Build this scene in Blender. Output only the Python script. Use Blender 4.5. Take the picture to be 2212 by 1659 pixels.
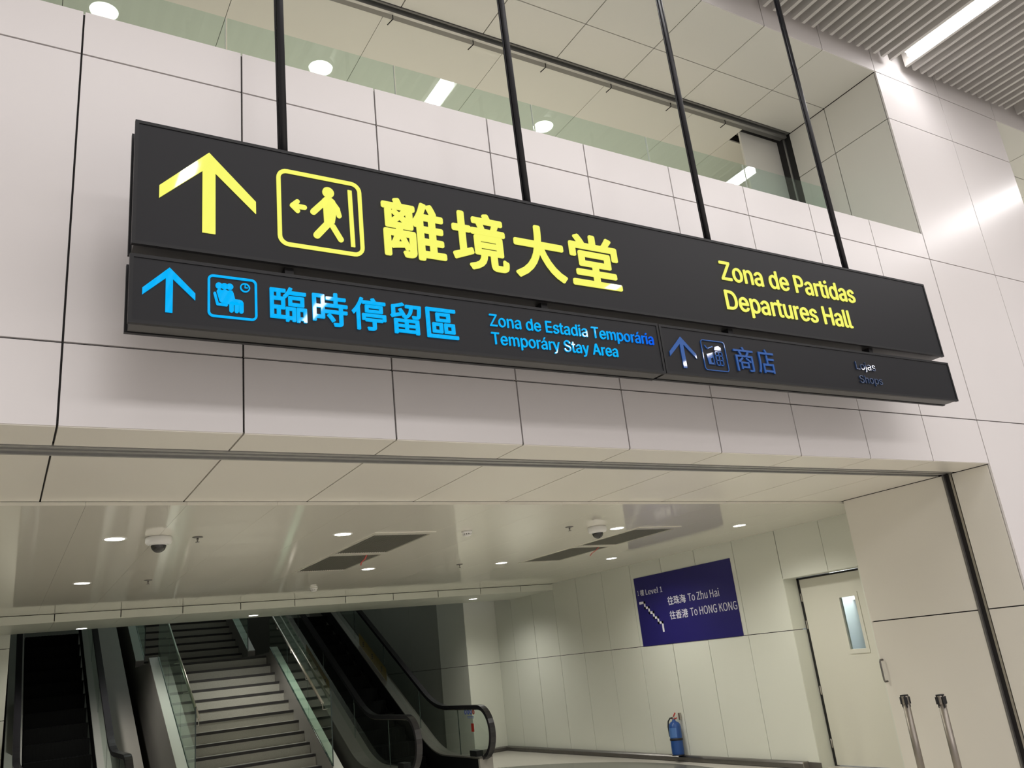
import bpy, bmesh, math, random
from mathutils import Vector, Matrix, Euler
from mathutils.geometry import delaunay_2d_cdt
random.seed(7)
S = bpy.context.scene
C = S.collection
PI = math.pi
for o in list(bpy.data.objects): bpy.data.objects.remove(o)

# ---------------------------------------------------------------- camera, world, exposure
cd = bpy.data.cameras.new('camera'); cam = bpy.data.objects.new('camera', cd); C.objects.link(cam)
cam.location = (0, 0, 1.6)
cam.rotation_euler = Euler((math.radians(108.24933), math.radians(6.0814), math.radians(-30.25782)), 'XYZ')
cd.sensor_fit = 'HORIZONTAL'; cd.sensor_width = 36; cd.lens = 1805.21 / 2212 * 36
cd.clip_start = .05; cd.clip_end = 200
S.camera = cam
S.view_settings.view_transform = 'Standard'
S.view_settings.look = 'None'
S.view_settings.exposure = 0.0
S.view_settings.gamma = 1.0
S.view_settings.use_curve_mapping = False
W = bpy.data.worlds.new('hall_ambient'); S.world = W; W.use_nodes = True
bg = W.node_tree.nodes['Background']; bg.inputs[0].default_value = (.92, .87, .86, 1); bg.inputs[1].default_value = .50

def area(name, loc, rot, sx, sy, power, color, spread=180):
    l = bpy.data.lights.new(name, 'AREA'); l.shape = 'RECTANGLE'; l.size = sx; l.size_y = sy
    l.energy = power; l.color = color; l.spread = math.radians(spread)
    o = bpy.data.objects.new(name, l); C.objects.link(o); o.location = loc; o.rotation_euler = rot
    return o
# broad fill lights added outside the frame, where the sign letters do not mirror them
area('hall_fill', (3.5, -8.3, 7.2), (0, 0, 0), 13, 3.6, 980, (1, .955, .95))
area('hall_fill_near', (5.9, 0.6, 7.25), (0, 0, 0), 14, 2.2, 300, (1, .955, .95))
# unseen fill lights added to brighten the balcony and the far opening
area('balcony_fill', (3.5, 9.0, 7.0), (0, 0, 0), 7, 3, 200, (1, .95, .86))
area('far_balcony_fill', (11.8, 6.5, 7.0), (0, 0, 0), 2, 1.5, 200, (1, .95, .86))
# faint light in the stair void
area('stair_void_light', (4.0, 19.0, 6.5), (0, 0, 0), 3, 3, 30, (.9, 1, .93))

# ---------------------------------------------------------------- materials
def nodes(m): return m.node_tree.nodes, m.node_tree.links
def mat(name, col, rough=.5, metal=0, spec=.5, coat=0, var=0, vscale=3, bump=0, bscale=60):
    m = bpy.data.materials.new(name); m.use_nodes = True
    N, L = nodes(m); b = N['Principled BSDF']
    b.inputs['Base Color'].default_value = (*col, 1); b.inputs['Roughness'].default_value = rough
    b.inputs['Metallic'].default_value = metal; b.inputs['Specular IOR Level'].default_value = spec
    b.inputs['Coat Weight'].default_value = coat; b.inputs['Coat Roughness'].default_value = .03
    if var or bump:
        tc = N.new('ShaderNodeTexCoord')
    if var:
        n = N.new('ShaderNodeTexNoise'); n.inputs['Scale'].default_value = vscale; n.inputs['Detail'].default_value = 4
        L.new(tc.outputs['Object'], n.inputs['Vector'])
        mx = N.new('ShaderNodeMix'); mx.data_type = 'RGBA'
        mx.inputs[6].default_value = (*[c * (1 - var) for c in col], 1)
        mx.inputs[7].default_value = (*[min(1, c * (1 + var)) for c in col], 1)
        L.new(n.outputs['Fac'], mx.inputs[0]); L.new(mx.outputs[2], b.inputs['Base Color'])
    if bump:
        n2 = N.new('ShaderNodeTexNoise'); n2.inputs['Scale'].default_value = bscale
        L.new(tc.outputs['Object'], n2.inputs['Vector'])
        bp = N.new('ShaderNodeBump'); bp.inputs['Strength'].default_value = bump; bp.inputs['Distance'].default_value = .002
        L.new(n2.outputs['Fac'], bp.inputs['Height']); L.new(bp.outputs['Normal'], b.inputs['Normal'])
    return m
def emit(name, col, strength, coat=0):
    m = mat(name, tuple(c * .03 for c in col), .4, spec=0, coat=coat)
    b = m.node_tree.nodes['Principled BSDF']
    b.inputs['Emission Color'].default_value = (*col, 1); b.inputs['Emission Strength'].default_value = strength
    return m
def glass(name, tint, ior=1.5, rough=0.0):
    m = bpy.data.materials.new(name); m.use_nodes = True; N, L = nodes(m); N.clear()
    out = N.new('ShaderNodeOutputMaterial'); t = N.new('ShaderNodeBsdfTransparent'); g = N.new('ShaderNodeBsdfGlossy')
    f = N.new('ShaderNodeFresnel'); x = N.new('ShaderNodeMixShader')
    geo = N.new('ShaderNodeNewGeometry'); inv = N.new('ShaderNodeMath'); inv.operation = 'SUBTRACT'; inv.inputs[0].default_value = 1
    mul = N.new('ShaderNodeMath'); mul.operation = 'MULTIPLY'
    L.new(geo.outputs['Backfacing'], inv.inputs[1]); L.new(f.outputs[0], mul.inputs[0]); L.new(inv.outputs[0], mul.inputs[1])
    t.inputs[0].default_value = (*tint, 1); g.inputs['Color'].default_value = (.92, 1, .95, 1); g.inputs['Roughness'].default_value = rough
    f.inputs[0].default_value = ior
    L.new(mul.outputs[0], x.inputs[0]); L.new(t.outputs[0], x.inputs[1]); L.new(g.outputs[0], x.inputs[2]); L.new(x.outputs[0], out.inputs[0])
    return m
M = {}
M['panel'] = mat('white_metal_panel', (.80, .765, .755), .27, spec=.5, var=.02, vscale=1.2)
M['soffit'] = mat('cream_metal_panel', (.82, .79, .71), .30, spec=.5, var=.02, vscale=1.2)
M['backing'] = mat('dark_joint_backing', (.02, .018, .018), .8)
M['lobby_panel'] = mat('cream_lobby_panel', (.75, .765, .68), .32, spec=.45, var=.02, vscale=1.5)
M['lobby_ceiling'] = mat('glossy_ceiling_panel', (.80, .78, .69), .07, spec=.7, var=.015, vscale=1)
M['balcony_ceiling'] = mat('balcony_ceiling_panel', (.72, .71, .655), .45, var=.015, vscale=1)
M['slat'] = mat('grey_slat_metal', (.58, .56, .53), .5)
M['plenum'] = mat('plenum_dark', (.34, .33, .31), .9)
M['floor'] = mat('polished_floor_stone', (.66, .63, .57), .22, var=.06, vscale=40)
M['floor_dark'] = mat('dark_band_grey', (.16, .16, .145), .2, var=.1, vscale=60)
M['alu'] = mat('dull_aluminium', (.42, .42, .41), .38, metal=.85, var=.12, vscale=25)
M['alu_dark'] = mat('dark_aluminium', (.20, .195, .185), .45, metal=.4)  # darker, less metallic tone of the aluminium
M['post'] = mat('worn_steel_post', (.34, .31, .27), .42, metal=.9, var=.15, vscale=10)
M['rubber'] = mat('black_rubber_seal', (.012, .012, .012), .6)
M['steel'] = mat('brushed_steel', (.50, .47, .43), .38, metal=1, var=.1, vscale=14)
M['steel_dark'] = mat('dark_brushed_steel', (.20, .19, .18), .34, metal=.9, var=.15, vscale=9)
M['sign_body'] = mat('charcoal_sign_metal', (.013, .0135, .015), .45, spec=.3, bump=.15, bscale=900)
M['sign_face'] = mat('charcoal_sign_face', (.009, .0095, .012), .5, spec=.3)
M['sign_side'] = mat('grey_sign_side', (.06, .06, .056), .4)
M['black'] = mat('black_paint', (.008, .008, .009), .5)
M['rod'] = mat('black_rod_paint', (.014, .014, .017), .38, spec=.4)
M['yellow'] = emit('lit_yellow_acrylic', (1, 1, .17), .98, coat=1)
M['blue'] = emit('lit_blue_acrylic', (0, .47, 1), 1.0, coat=1)
M['blue_off'] = mat('unlit_blue_acrylic', (.012, .10, .40), .25, coat=1)
M['blue_faint'] = mat('faint_blue_print', (.016, .045, .13), .25, coat=1)
M['lamp'] = emit('lit_lamp_diffuser', (1, .97, .97), 24)
M['spot'] = emit('lit_hall_spot', (1, .98, .95), 24)
M['downlight'] = emit('lit_downlight', (1, .98, .90), 14)
M['white'] = mat('white_plastic', (.82, .82, .80), .35)
M['dome'] = mat('smoked_dome', (.01, .01, .01), .08, spec=.8)
M['grille'] = mat('grille_grey', (.17, .165, .14), .5)
M['red'] = mat('red_plastic', (.45, .03, .02), .4)
M['navy'] = mat('navy_poster_film', (.020, .016, .145), .38, var=.1, vscale=1.5)
M['print_white'] = mat('white_film_lettering', (.78, .78, .84), .45)
M['riser'] = mat('speckled_grey_granite', (.33, .325, .285), .55, var=.2, vscale=90)
M['nosing'] = mat('dark_nosing_and_tread_shade', (.02, .018, .018), .6)
M['stringer'] = mat('grey_stair_stringer', (.20, .19, .175), .5, var=.05)
M['curb'] = mat('pale_curb_stone', (.62, .63, .60), .4)
M['glass'] = glass('green_tinted_glass', (.88, .955, .935))
M['glass_stair'] = glass('clear_green_glass', (.84, .93, .88))
M['glass_esc'] = glass('clear_balustrade_glass', (.86, .90, .88))
M['glass_edge'] = mat('glass_edge', (.03, .05, .045), .2)
M['handrail'] = mat('black_rubber_handrail', (.018, .017, .02), .25, spec=.6)
M['step'] = mat('black_escalator_step', (.004, .0045, .0045), .7, spec=.15)
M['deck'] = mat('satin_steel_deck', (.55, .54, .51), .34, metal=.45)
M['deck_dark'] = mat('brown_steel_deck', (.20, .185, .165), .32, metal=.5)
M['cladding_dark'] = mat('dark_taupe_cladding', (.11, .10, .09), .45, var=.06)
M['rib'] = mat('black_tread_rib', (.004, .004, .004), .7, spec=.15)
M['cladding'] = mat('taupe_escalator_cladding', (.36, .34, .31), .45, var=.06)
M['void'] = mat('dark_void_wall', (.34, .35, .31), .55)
M['blue_ext'] = mat('blue_extinguisher_paint', (.012, .065, .25), .3)
M['label'] = mat('pale_blue_label', (.07, .17, .42), .4)
M['warn'] = mat('yellow_warning_sticker', (.20, .15, .03), .5)
M['sticker_blue'] = mat('blue_sticker', (.03, .10, .50), .5)
M['sticker_white'] = mat('white_sticker', (.7, .7, .68), .5)
M['door'] = mat('cream_door_paint', (.74, .73, .64), .4)
M['room'] = mat('back_room_wall', (.55, .62, .72), .6)
M['room_dark'] = mat('back_room_grey', (.03, .035, .04), .5)
M['tube'] = emit('glowing_reflection_strip', (1, 1, 1), 3)
# deeper blue towards the right end of the lit line
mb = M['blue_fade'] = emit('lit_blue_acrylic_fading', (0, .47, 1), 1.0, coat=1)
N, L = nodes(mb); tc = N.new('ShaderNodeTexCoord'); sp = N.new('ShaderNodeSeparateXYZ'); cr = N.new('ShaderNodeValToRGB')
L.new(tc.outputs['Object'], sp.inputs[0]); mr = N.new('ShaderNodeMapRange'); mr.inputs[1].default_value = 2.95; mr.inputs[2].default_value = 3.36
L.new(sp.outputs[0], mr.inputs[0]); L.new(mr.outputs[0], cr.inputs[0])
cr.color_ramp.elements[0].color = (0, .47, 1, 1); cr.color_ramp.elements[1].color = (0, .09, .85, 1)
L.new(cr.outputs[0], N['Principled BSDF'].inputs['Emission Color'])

# ---------------------------------------------------------------- helpers
def link(name, me, m, parent=None, loc=None):
    o = bpy.data.objects.new(name, me); C.objects.link(o)
    if m is not None and len(me.materials) == 0: me.materials.append(m)
    if parent is not None: o.parent = parent
    if loc is not None: o.location = loc
    return o
def bm_box(bm, x0, x1, y0, y1, z0, z1):
    v = [bm.verts.new(p) for p in ((x0, y0, z0), (x1, y0, z0), (x1, y1, z0), (x0, y1, z0), (x0, y0, z1), (x1, y0, z1), (x1, y1, z1), (x0, y1, z1))]
    for f in ((0, 3, 2, 1), (4, 5, 6, 7), (0, 1, 5, 4), (1, 2, 6, 5), (2, 3, 7, 6), (3, 0, 4, 7)): bm.faces.new([v[i] for i in f])
    return v
def done(bm, name, smooth=False):
    me = bpy.data.meshes.new(name)
    bmesh.ops.recalc_face_normals(bm, faces=bm.faces)
    bm.to_mesh(me); bm.free()
    if smooth:
        for p in me.polygons: p.use_smooth = True
    return me
def box(name, b, m, parent=None, bevel=0):
    bm = bmesh.new(); bm_box(bm, *b)
    if bevel: bmesh.ops.bevel(bm, geom=bm.edges[:], offset=bevel, segments=1, affect='EDGES')
    return link(name, done(bm, name), m, parent)
def boxes(name, bs, m, parent=None):
    bm = bmesh.new()
    for b in bs: bm_box(bm, *b)
    return link(name, done(bm, name), m, parent)
def bm_prism(bm, pts, d0, d1, axis):
    """polygon pts (2D) extruded along axis; axis 'Y': pts are (x,z); axis 'X': pts are (y,z); 'Z': (x,y)"""
    f = {'Y': lambda p, d: (p[0], d, p[1]), 'X': lambda p, d: (d, p[0], p[1]), 'Z': lambda p, d: (p[0], p[1], d)}[axis]
    a = [bm.verts.new(f(p, d0)) for p in pts]; b = [bm.verts.new(f(p, d1)) for p in pts]
    bm.faces.new(a); bm.faces.new(b[::-1]); n = len(pts)
    for i in range(n): bm.faces.new((a[i], b[i], b[(i + 1) % n], a[(i + 1) % n]))
def prism(name, pts, d0, d1, axis, m, parent=None):
    bm = bmesh.new(); bm_prism(bm, pts, d0, d1, axis)
    return link(name, done(bm, name), m, parent)
def bm_lathe(bm, prof, c=(0, 0, 0), n=24):
    """turned shape; open ends stay open when their radius is large (rings)"""
    rings = []
    for r, z in prof:
        rings.append([bm.verts.new((c[0] + r * math.cos(2 * PI * i / n), c[1] + r * math.sin(2 * PI * i / n), c[2] + z)) for i in range(n)])
    for a, b in zip(rings, rings[1:]):
        for i in range(n): bm.faces.new((a[i], a[(i + 1) % n], b[(i + 1) % n], b[i]))
    if prof[0][0] < .03: bm.faces.new(rings[0])
    if prof[-1][0] < .03: bm.faces.new(rings[-1][::-1])
def lathe(name, prof, m, parent=None, c=(0, 0, 0), n=24, smooth=True, loc=None):
    bm = bmesh.new(); bm_lathe(bm, prof, c, n)
    me = done(bm, name, False)
    if smooth:
        for p in me.polygons: p.use_smooth = len(p.vertices) == 4
    return link(name, me, m, parent, loc)
def bm_tube(bm, pts, r, n=8, closed=False):
    pts = [Vector(p) for p in pts]; rings = []; up = None
    for i, p in enumerate(pts):
        t = (pts[min(i + 1, len(pts) - 1)] - pts[max(i - 1, 0)]).normalized()
        if up is None: up = Vector((0, 0, 1)) if abs(t.z) < .9 else Vector((1, 0, 0))
        s = t.cross(up).normalized(); u = s.cross(t).normalized(); up = u
        rings.append([bm.verts.new(p + r * (math.cos(2 * PI * k / n) * s + math.sin(2 * PI * k / n) * u)) for k in range(n)])
    for a, b in zip(rings, rings[1:]):
        for k in range(n): bm.faces.new((a[k], a[(k + 1) % n], b[(k + 1) % n], b[k]))
    bm.faces.new(rings[0]); bm.faces.new(rings[-1][::-1])
def tube(name, pts, r, m, parent=None, n=8):
    bm = bmesh.new(); bm_tube(bm, pts, r, n)
    me = done(bm, name)
    for p in me.polygons: p.use_smooth = len(p.vertices) == 4
    return link(name, me, m, parent)
def sweep(name, x0, x1, path, dz0, dz1, m, parent=None, per=True):
    """rectangular section (x0..x1) swept along path of (y,z), offsets perpendicular (per) or vertical"""
    bm = bmesh.new(); R = []
    for i, (y, z) in enumerate(path):
        a = path[max(i - 1, 0)]; b = path[min(i + 1, len(path) - 1)]
        ty, tz = b[0] - a[0], b[1] - a[1]; l = math.hypot(ty, tz); ny, nz = (-tz / l, ty / l) if per else (0, 1)
        R.append([bm.verts.new((x, y + ny * d, z + nz * d)) for x, d in ((x0, dz0), (x1, dz0), (x1, dz1), (x0, dz1))])
    for a, b in zip(R, R[1:]):
        for k in range(4): bm.faces.new((a[k], a[(k + 1) % 4], b[(k + 1) % 4], b[k]))
    bm.faces.new(R[0]); bm.faces.new(R[-1][::-1])
    return link(name, done(bm, name), m, parent)
def root(name, loc=(0, 0, 0), rot=(0, 0, 0)):
    o = bpy.data.objects.new(name, None); C.objects.link(o); o.location = loc; o.rotation_euler = rot
    o.empty_display_size = .1
    return o
def tag(o, label=None, cat=None, group=None, kind=None):
    if label: o['label'] = label
    if cat: o['category'] = cat
    if group: o['group'] = group
    if kind: o['kind'] = kind
    return o
def struct(o, label=None): o['kind'] = 'structure'; return tag(o, label)
def copy_tree(o, parent=None):
    c = o.copy(); C.objects.link(c)
    if parent is not None: c.parent = parent
    for ch in list(o.children): copy_tree(ch, c)
    return c
def panels(parent, axis, at, us, vs, m, t=.018, gap=.010, name='panel', skip=()):
    """grid of panels; axis = normal axis, face at 'at', thickness away (t signed)."""
    a0, a1 = sorted((at, at + t)); g = gap / 2
    for i in range(len(us) - 1):
        for j in range(len(vs) - 1):
            if (i, j) in skip: continue
            u0, u1, v0, v1 = us[i] + g, us[i + 1] - g, vs[j] + g, vs[j + 1] - g
            b = {'Y': (u0, u1, a0, a1, v0, v1), 'X': (a0, a1, u0, u1, v0, v1), 'Z': (u0, u1, v0, v1, a0, a1)}[axis]
            box(name, b, m, parent)

YW = 4.17
GX = [-3.165, -2.333, -1.5, -.667, .165, 1.0, 1.835, 2.665, 3.49, 4.318, 5.145, 5.965, 6.805, 7.642]
# ---------------------------------------------------------------- structure: floor
fl = struct(box('floor', (-6, 18, -12, 27, -.2, 0), M['floor']), 'pale polished stone floor of the hall and lobby')
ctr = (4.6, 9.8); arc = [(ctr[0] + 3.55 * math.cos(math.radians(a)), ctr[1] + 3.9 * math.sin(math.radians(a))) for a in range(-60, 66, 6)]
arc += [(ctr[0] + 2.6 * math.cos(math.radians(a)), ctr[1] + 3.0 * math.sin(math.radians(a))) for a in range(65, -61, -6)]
o = prism('dark_floor_band', arc, .0005, .004, 'Z', M['floor_dark'], fl); o['label'] = 'dark grey floor band with a curved edge'  # darker grey curved band laid on the floor

# front wall: fascia between the two openings
wf = struct(box('wall_front', (-3.165, 7.64, YW + .018, YW + .20, 2.86, 5.17), M['backing']), 'white metal panel fascia behind the hanging signs')
panels(wf, 'Y', YW, GX, [2.825, 3.24, 4.897, 5.18], M['panel'])
box('cap', (-3.165, 7.64, YW + .021, YW + .9, 5.165, 5.178), M['panel'], wf)
# right pier of the front wall
wr = struct(box('wall_right_pier', (7.665, 9.93, YW + .018, 5.78, 0, 7.6), M['backing']), 'white metal panel pier right of the opening')
panels(wr, 'Y', YW, [7.646, 8.785, 9.93], [0, 1.57, 3.24, 4.897, 6.55, 7.14], M['panel'])
panels(wr, 'X', 7.646, [YW + .02, 4.55], [0, 1.575, 2.825], M['soffit'])
panels(wr, 'X', 7.646, [4.645, 5.80], [0, 1.575, 2.825], M['soffit'])
panels(wr, 'X', 7.646, [YW + .02, 4.857, 5.375], [5.18, 6.55, 7.14], M['balcony_ceiling'])
panels(wr, 'Y', 5.80, [7.646, 8.43], [0, 2.8], M['soffit'], t=-.018)
# left pier far left
struct(box('wall_left_pier', (-6, -3.17, YW, 5.8, 0, 7.6), M['panel']), 'white pier left of the opening')
# band above the upper opening
wt = struct(box('wall_front_top', (-3.165, 14, YW + .0185, YW + .3, 7.165, 7.95), M['backing']), 'white panel band above the upper opening')
panels(wt, 'Y', YW, GX + [8.785, 9.93, 11.1, 12.3, 13.5], [7.14, 7.9], M['panel'])
# second opening on the right: low fascia
w2 = struct(box('wall_front_far', (9.93, 14, YW + .018, YW + .2, 0, 5.17), M['backing']), 'white panel wall beyond the pier')
panels(w2, 'Y', YW, [9.93, 11.1, 12.3, 13.5], [0, 1.57, 3.24, 4.897, 5.18], M['panel'])

# lower soffit of the lobby opening
ls = struct(box('trim_soffit', (-3.165, 7.66, YW + .02, 5.82, 2.843, 3.0), M['backing']), 'cream panelled underside of the fascia')
panels(ls, 'Z', 2.825, GX, [YW + .001, 4.505], M['soffit'])
panels(ls, 'Z', 2.825, GX, [4.675, 5.83], M['soffit'])
# lobby shutter guide in the soffit and jamb
g = struct(root('trim_1', (0, 0, 0)), 'grey metal shutter guide across the lobby opening')
box('guide_channel', (-3.165, 7.66, 4.507, 4.673, 2.838, 2.85), M['alu_dark'], g)
for y0, y1, z in ((4.507, 4.53, 2.818), (4.575, 4.605, 2.822), (4.65, 4.673, 2.818)):
    box('guide_rib', (-3.165, 7.60, y0, y1, z, 2.845), M['alu'], g)
for y0, y1, z in ((4.53, 4.575, 2.830), (4.605, 4.65, 2.832)):
    box('guide_flange', (-3.165, 7.60, y0, y1, z, 2.845), M['alu'], g)
g2 = struct(root('trim_2', (0, 0, 0)), 'black and steel shutter guide in the right jamb')
box('guide_channel', (7.67, 7.69, 4.55, 4.645, 0, 2.825), M['rubber'], g2)
box('guide_rib', (7.640, 7.68, 4.551, 4.572, 0, 2.825), M['steel'], g2)
box('guide_rib', (7.640, 7.68, 4.628, 4.644, 0, 2.825), M['alu_dark'], g2)

# upper soffit
us_ = struct(box('ceiling_balcony_edge', (-3.165, 7.66, YW + .02, 5.35, 7.16, 7.6), M['backing']), 'cream panelled underside above the balcony opening')
panels(us_, 'Z', 7.14, GX, [YW + .001, 4.855, 5.35], M['balcony_ceiling'])
us2 = struct(box('ceiling_balcony_far', (9.93, 14, YW + .02, 8, 7.16, 7.6), M['backing']), 'cream panelled ceiling beyond the pier')
panels(us2, 'Z', 7.14, [9.93, 11.1, 12.3, 13.5], [YW + .001, 4.855, 5.6, 7.9], M['balcony_ceiling'])
struct(box('wall_balcony_right', (13.6, 14, YW, 8, 0, 7.6), M['balcony_ceiling']))
struct(box('wall_balcony_back', (9.9, 14, 7.9, 8.0, 0, 7.6), M['balcony_ceiling']))
# balcony shutter guide with hooks
g3 = struct(root('trim_3'), 'grey metal shutter guide with small hooks above the balcony')
box('guide_channel', (-3.165, 7.66, 5.352, 5.50, 7.16, 7.18), M['alu_dark'], g3)
box('guide_rib', (-3.165, 7.62, 5.395, 5.425, 7.10, 7.16), M['alu'], g3)
box('guide_rib', (-3.165, 7.62, 5.352, 5.37, 7.132, 7.17), M['alu_dark'], g3)
box('guide_rib', (-3.165, 7.62, 5.44, 5.50, 7.12, 7.165), M['alu_dark'], g3)
for i in range(9):
    x = 6.66 - .808 * i
    tube('hook', [(x, 5.44, 7.12), (x, 5.44, 7.07), (x - .03, 5.50, 7.045)], .005, M['rubber'], g3, 6)
box('guide_upright', (7.655, 7.68, 5.378, 5.455, 5.18, 7.14), M['rubber'], g3)
box('guide_upright', (7.64, 7.66, 5.455, 5.475, 5.18, 7.14), M['alu'], g3)
# balcony inner ceiling, pier and shell
cb = struct(box('ceiling_balcony', (-3.165, 7.66, 5.76, 14.0, 7.16, 7.4), M['backing']), 'cream ceiling over the balcony')
XI = [-2.4, -1.15, .09, 1.32, 2.56, 3.79, 5.02, 6.25, 7.025]
panels(cb, 'Z', 7.14, XI, [5.50, 14.0], M['balcony_ceiling'], gap=.005)
panels(cb, 'Z', 7.14, [7.025, 7.646], [5.745, 14.0], M['balcony_ceiling'], gap=.005)
boxes('hatch_louver', [(7.03, 7.62, 5.60, 5.612, 7.18, 7.22), (7.03, 7.62, 5.66, 5.672, 7.18, 7.22)], M['alu_dark'], cb)
box('hatch_back', (7.0, 7.66, 5.5, 5.76, 7.34, 7.4), M['rubber'], cb)
wb = struct(box('wall_balcony_pier', (7.03, 7.66, 5.575, 5.60, 5.18, 7.155), M['balcony_ceiling']), 'cream pier at the end of the balcony')
struct(box('floor_balcony', (-3.165, 7.66, YW + .95, 14.2, 5.0, 5.16), M['floor']))
struct(box('wall_balcony_rear', (-3.2, 7.7, 14.0, 14.2, 2.9, 7.9), M['balcony_ceiling']))
struct(box('wall_balcony_side', (7.646, 7.7, 5.8, 14.0, 5.0, 7.4), M['balcony_ceiling']))
struct(box('wall_balcony_left', (-3.2, -3.165, YW, 14.0, 5.0, 7.4), M['balcony_ceiling']))

# hall slat ceiling
ch = struct(box('ceiling_hall', (-6, 18, -12, YW + .02, 7.60, 7.9), M['plenum']), 'grey slatted ceiling of the hall')
slat_bm = bmesh.new(); bm_box(slat_bm, -.0195, .0195, -12, 4.10, 7.30, 7.475); slat_me = done(slat_bm, 'slat'); slat_me.materials.append(M['slat'])
for i in range(-76, 60):
    if (i - 7) % 16 == 0: continue
    link('slat', slat_me, None, ch, (7.038 + .1388 * i, 0, 0))

# ---------------------------------------------------------------- lobby shell
cl = struct(box('ceiling_lobby', (-3.165, 8.7, 5.835, 12.75, 2.82, 2.95), M['backing']), 'glossy cream panelled lobby ceiling')
XS = [-3.2 + .6035 * i for i in range(0, 20)]; off = 2.832 - XS[10]; XS = [x + off for x in XS]; XS = [x for x in XS if x < 8.42] + [8.43]
def in_grille(x0, x1): return abs(x0 - 2.832) < .02 or abs(x0 - 5.85) < .03
for a, b in zip(XS, XS[1:]):
    segs = [(5.82, 12.75)] if not in_grille(a, b) else [(5.82, 7.04), (9.62, 12.75)]
    for y0, y1 in segs:
        box('panel', (a + .0007, b - .0007, y0, y1, 2.80, 2.822), M['lobby_ceiling'], cl)
bk = struct(box('trim_bulkhead', (-3.165, 8.45, 12.765, 14.25, 2.706, 2.95), M['backing']), 'cream panelled downstand beam before the stairs')
BX = [-3.16 + .7925 * i for i in range(0, 15)]; sh = .62 - BX[5]; BX = [x + sh for x in BX if x + sh < 8.2] + [8.43]
panels(bk, 'Y', 12.75, BX, [2.69, 2.80], M['lobby_panel'], gap=.012)
panels(bk, 'Z', 2.69, BX, [12.752, 14.25], M['lobby_panel'], t=.016, gap=.004)

wl = struct(root('wall_right'), 'cream panelled lobby wall with the navy poster')
YJ = [6.05, 6.81, 7.52, 8.28, 9.04, 9.785, 10.53, 11.28, 12.03, 12.76, 13.51, 14.28, 14.92]
for j in range(2, len(YJ) - 1):
    for z0, z1 in ((.0, 1.575), (1.575, 2.83)):
        box('panel', (8.42, 8.438, YJ[j] + .0045, YJ[j + 1] - .0045, z0 + .004, z1 - .004), M['lobby_panel'], wl)
for a, b in ((6.05, 6.81), (6.81, 7.515)): box('panel', (8.42, 8.44, a + .003, b - .003, 2.195, 2.83), M['lobby_panel'], wl)
box('backing', (8.44, 8.62, 7.54, 15.0, 0, 2.95), M['backing'], wl)
box('backing', (8.44, 8.9, 5.8, 7.6, 2.215, 2.95), M['backing'], wl)
box('lintel', (8.425, 8.66, 6.40, 7.525, 2.19, 2.205), M['lobby_panel'], wl)
box('reveal', (8.425, 8.70, 7.52, 7.54, 0, 1.571), M['lobby_panel'], wl)
box('reveal', (8.425, 8.70, 7.52, 7.54, 1.579, 2.19), M['lobby_panel'], wl)
box('reveal', (8.425, 8.70, 6.38, 6.40, 0, 2.19), M['lobby_panel'], wl)
box('panel', (8.42, 8.44, 5.8, 6.38, 0, 2.195), M['lobby_panel'], wl)
wk = struct(root('wall_back'), 'cream panelled wall beside the escalator')
for z0, z1 in ((0, 1.575), (1.575, 2.83)): box('panel', (7.725, 8.417, 14.9, 14.92, z0 + .004, z1 - .004), M['lobby_panel'], wk)
box('backing', (7.74, 8.6, 14.92, 15.1, 0, 2.95), M['backing'], wk)
wv = struct(root('wall_stair_right'), 'panelled wall along the escalator in shadow')
for a, b in ((14.9, 16.1), (16.1, 17.6), (17.6, 19.2), (19.2, 21), (21, 24)):
    for z0, z1 in ((0, 1.575), (1.575, 3.24), (3.24, 6.0)): box('panel', (7.72 if a < 16 else 7.76, 7.78, a + .004, b - .004, z0 + .004, z1 - .004), M['lobby_panel'] if a < 16 else M['void'], wv)  # rear panels get a darker colour to carry the stairwell shade
wL = struct(root('wall_left'), 'cream panelled wall left of the escalator')
for x0, x1 in ((-3.165, -1.5), (-1.5, -.62), (-.62, .16)):
    for z0, z1 in ((0, 1.545), (1.545, 2.50), (2.50, 2.83)): box('panel', (x0 + .004, x1 - .004, 14.3, 14.32, z0 + .004, z1 - .004), M['lobby_panel'], wL)
box('backing', (7.785, 7.9, 14.95, 24, 0, 6.2), M['backing'], wv)
box('backing', (-3.2, .12, 14.32, 14.5, 0, 2.95), M['backing'], wL)
struct(box('wall_lobby_left', (-3.3, -3.165, 5.8, 15, 0, 2.95), M['lobby_panel']))
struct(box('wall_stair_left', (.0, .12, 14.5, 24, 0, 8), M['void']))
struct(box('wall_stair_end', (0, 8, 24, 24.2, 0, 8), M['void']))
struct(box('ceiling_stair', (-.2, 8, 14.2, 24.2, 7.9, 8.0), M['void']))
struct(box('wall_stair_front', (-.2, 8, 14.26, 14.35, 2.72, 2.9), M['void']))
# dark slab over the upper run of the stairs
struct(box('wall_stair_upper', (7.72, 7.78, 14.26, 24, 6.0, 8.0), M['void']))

# kick rail on the right and back wall
kr = struct(root('baseboard_right'), 'brushed steel kick rail at the foot of the wall')
prof = [(8.418, .0), (8.35, .0), (8.335, .015), (8.335, .06), (8.35, .078), (8.418, .078)]
bm = bmesh.new(); bm_prism(bm, prof, 7.70, 14.88, 'Y'); link('rail', done(bm, 'rail'), M['steel_dark'], kr)
bm = bmesh.new(); bm_prism(bm, [(14.898, 0), (14.83, 0), (14.815, .015), (14.815, .06), (14.83, .078), (14.898, .078)], 7.75, 8.38, 'X'); link('rail', done(bm, 'rail'), M['steel_dark'], kr)
box('end_cap', (8.33, 8.419, 7.69, 7.702, 0, .082), M['steel'], kr)
box('skirting', (8.412, 8.42, 7.50, 7.69, 0, .07), M['steel_dark'], kr)

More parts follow.
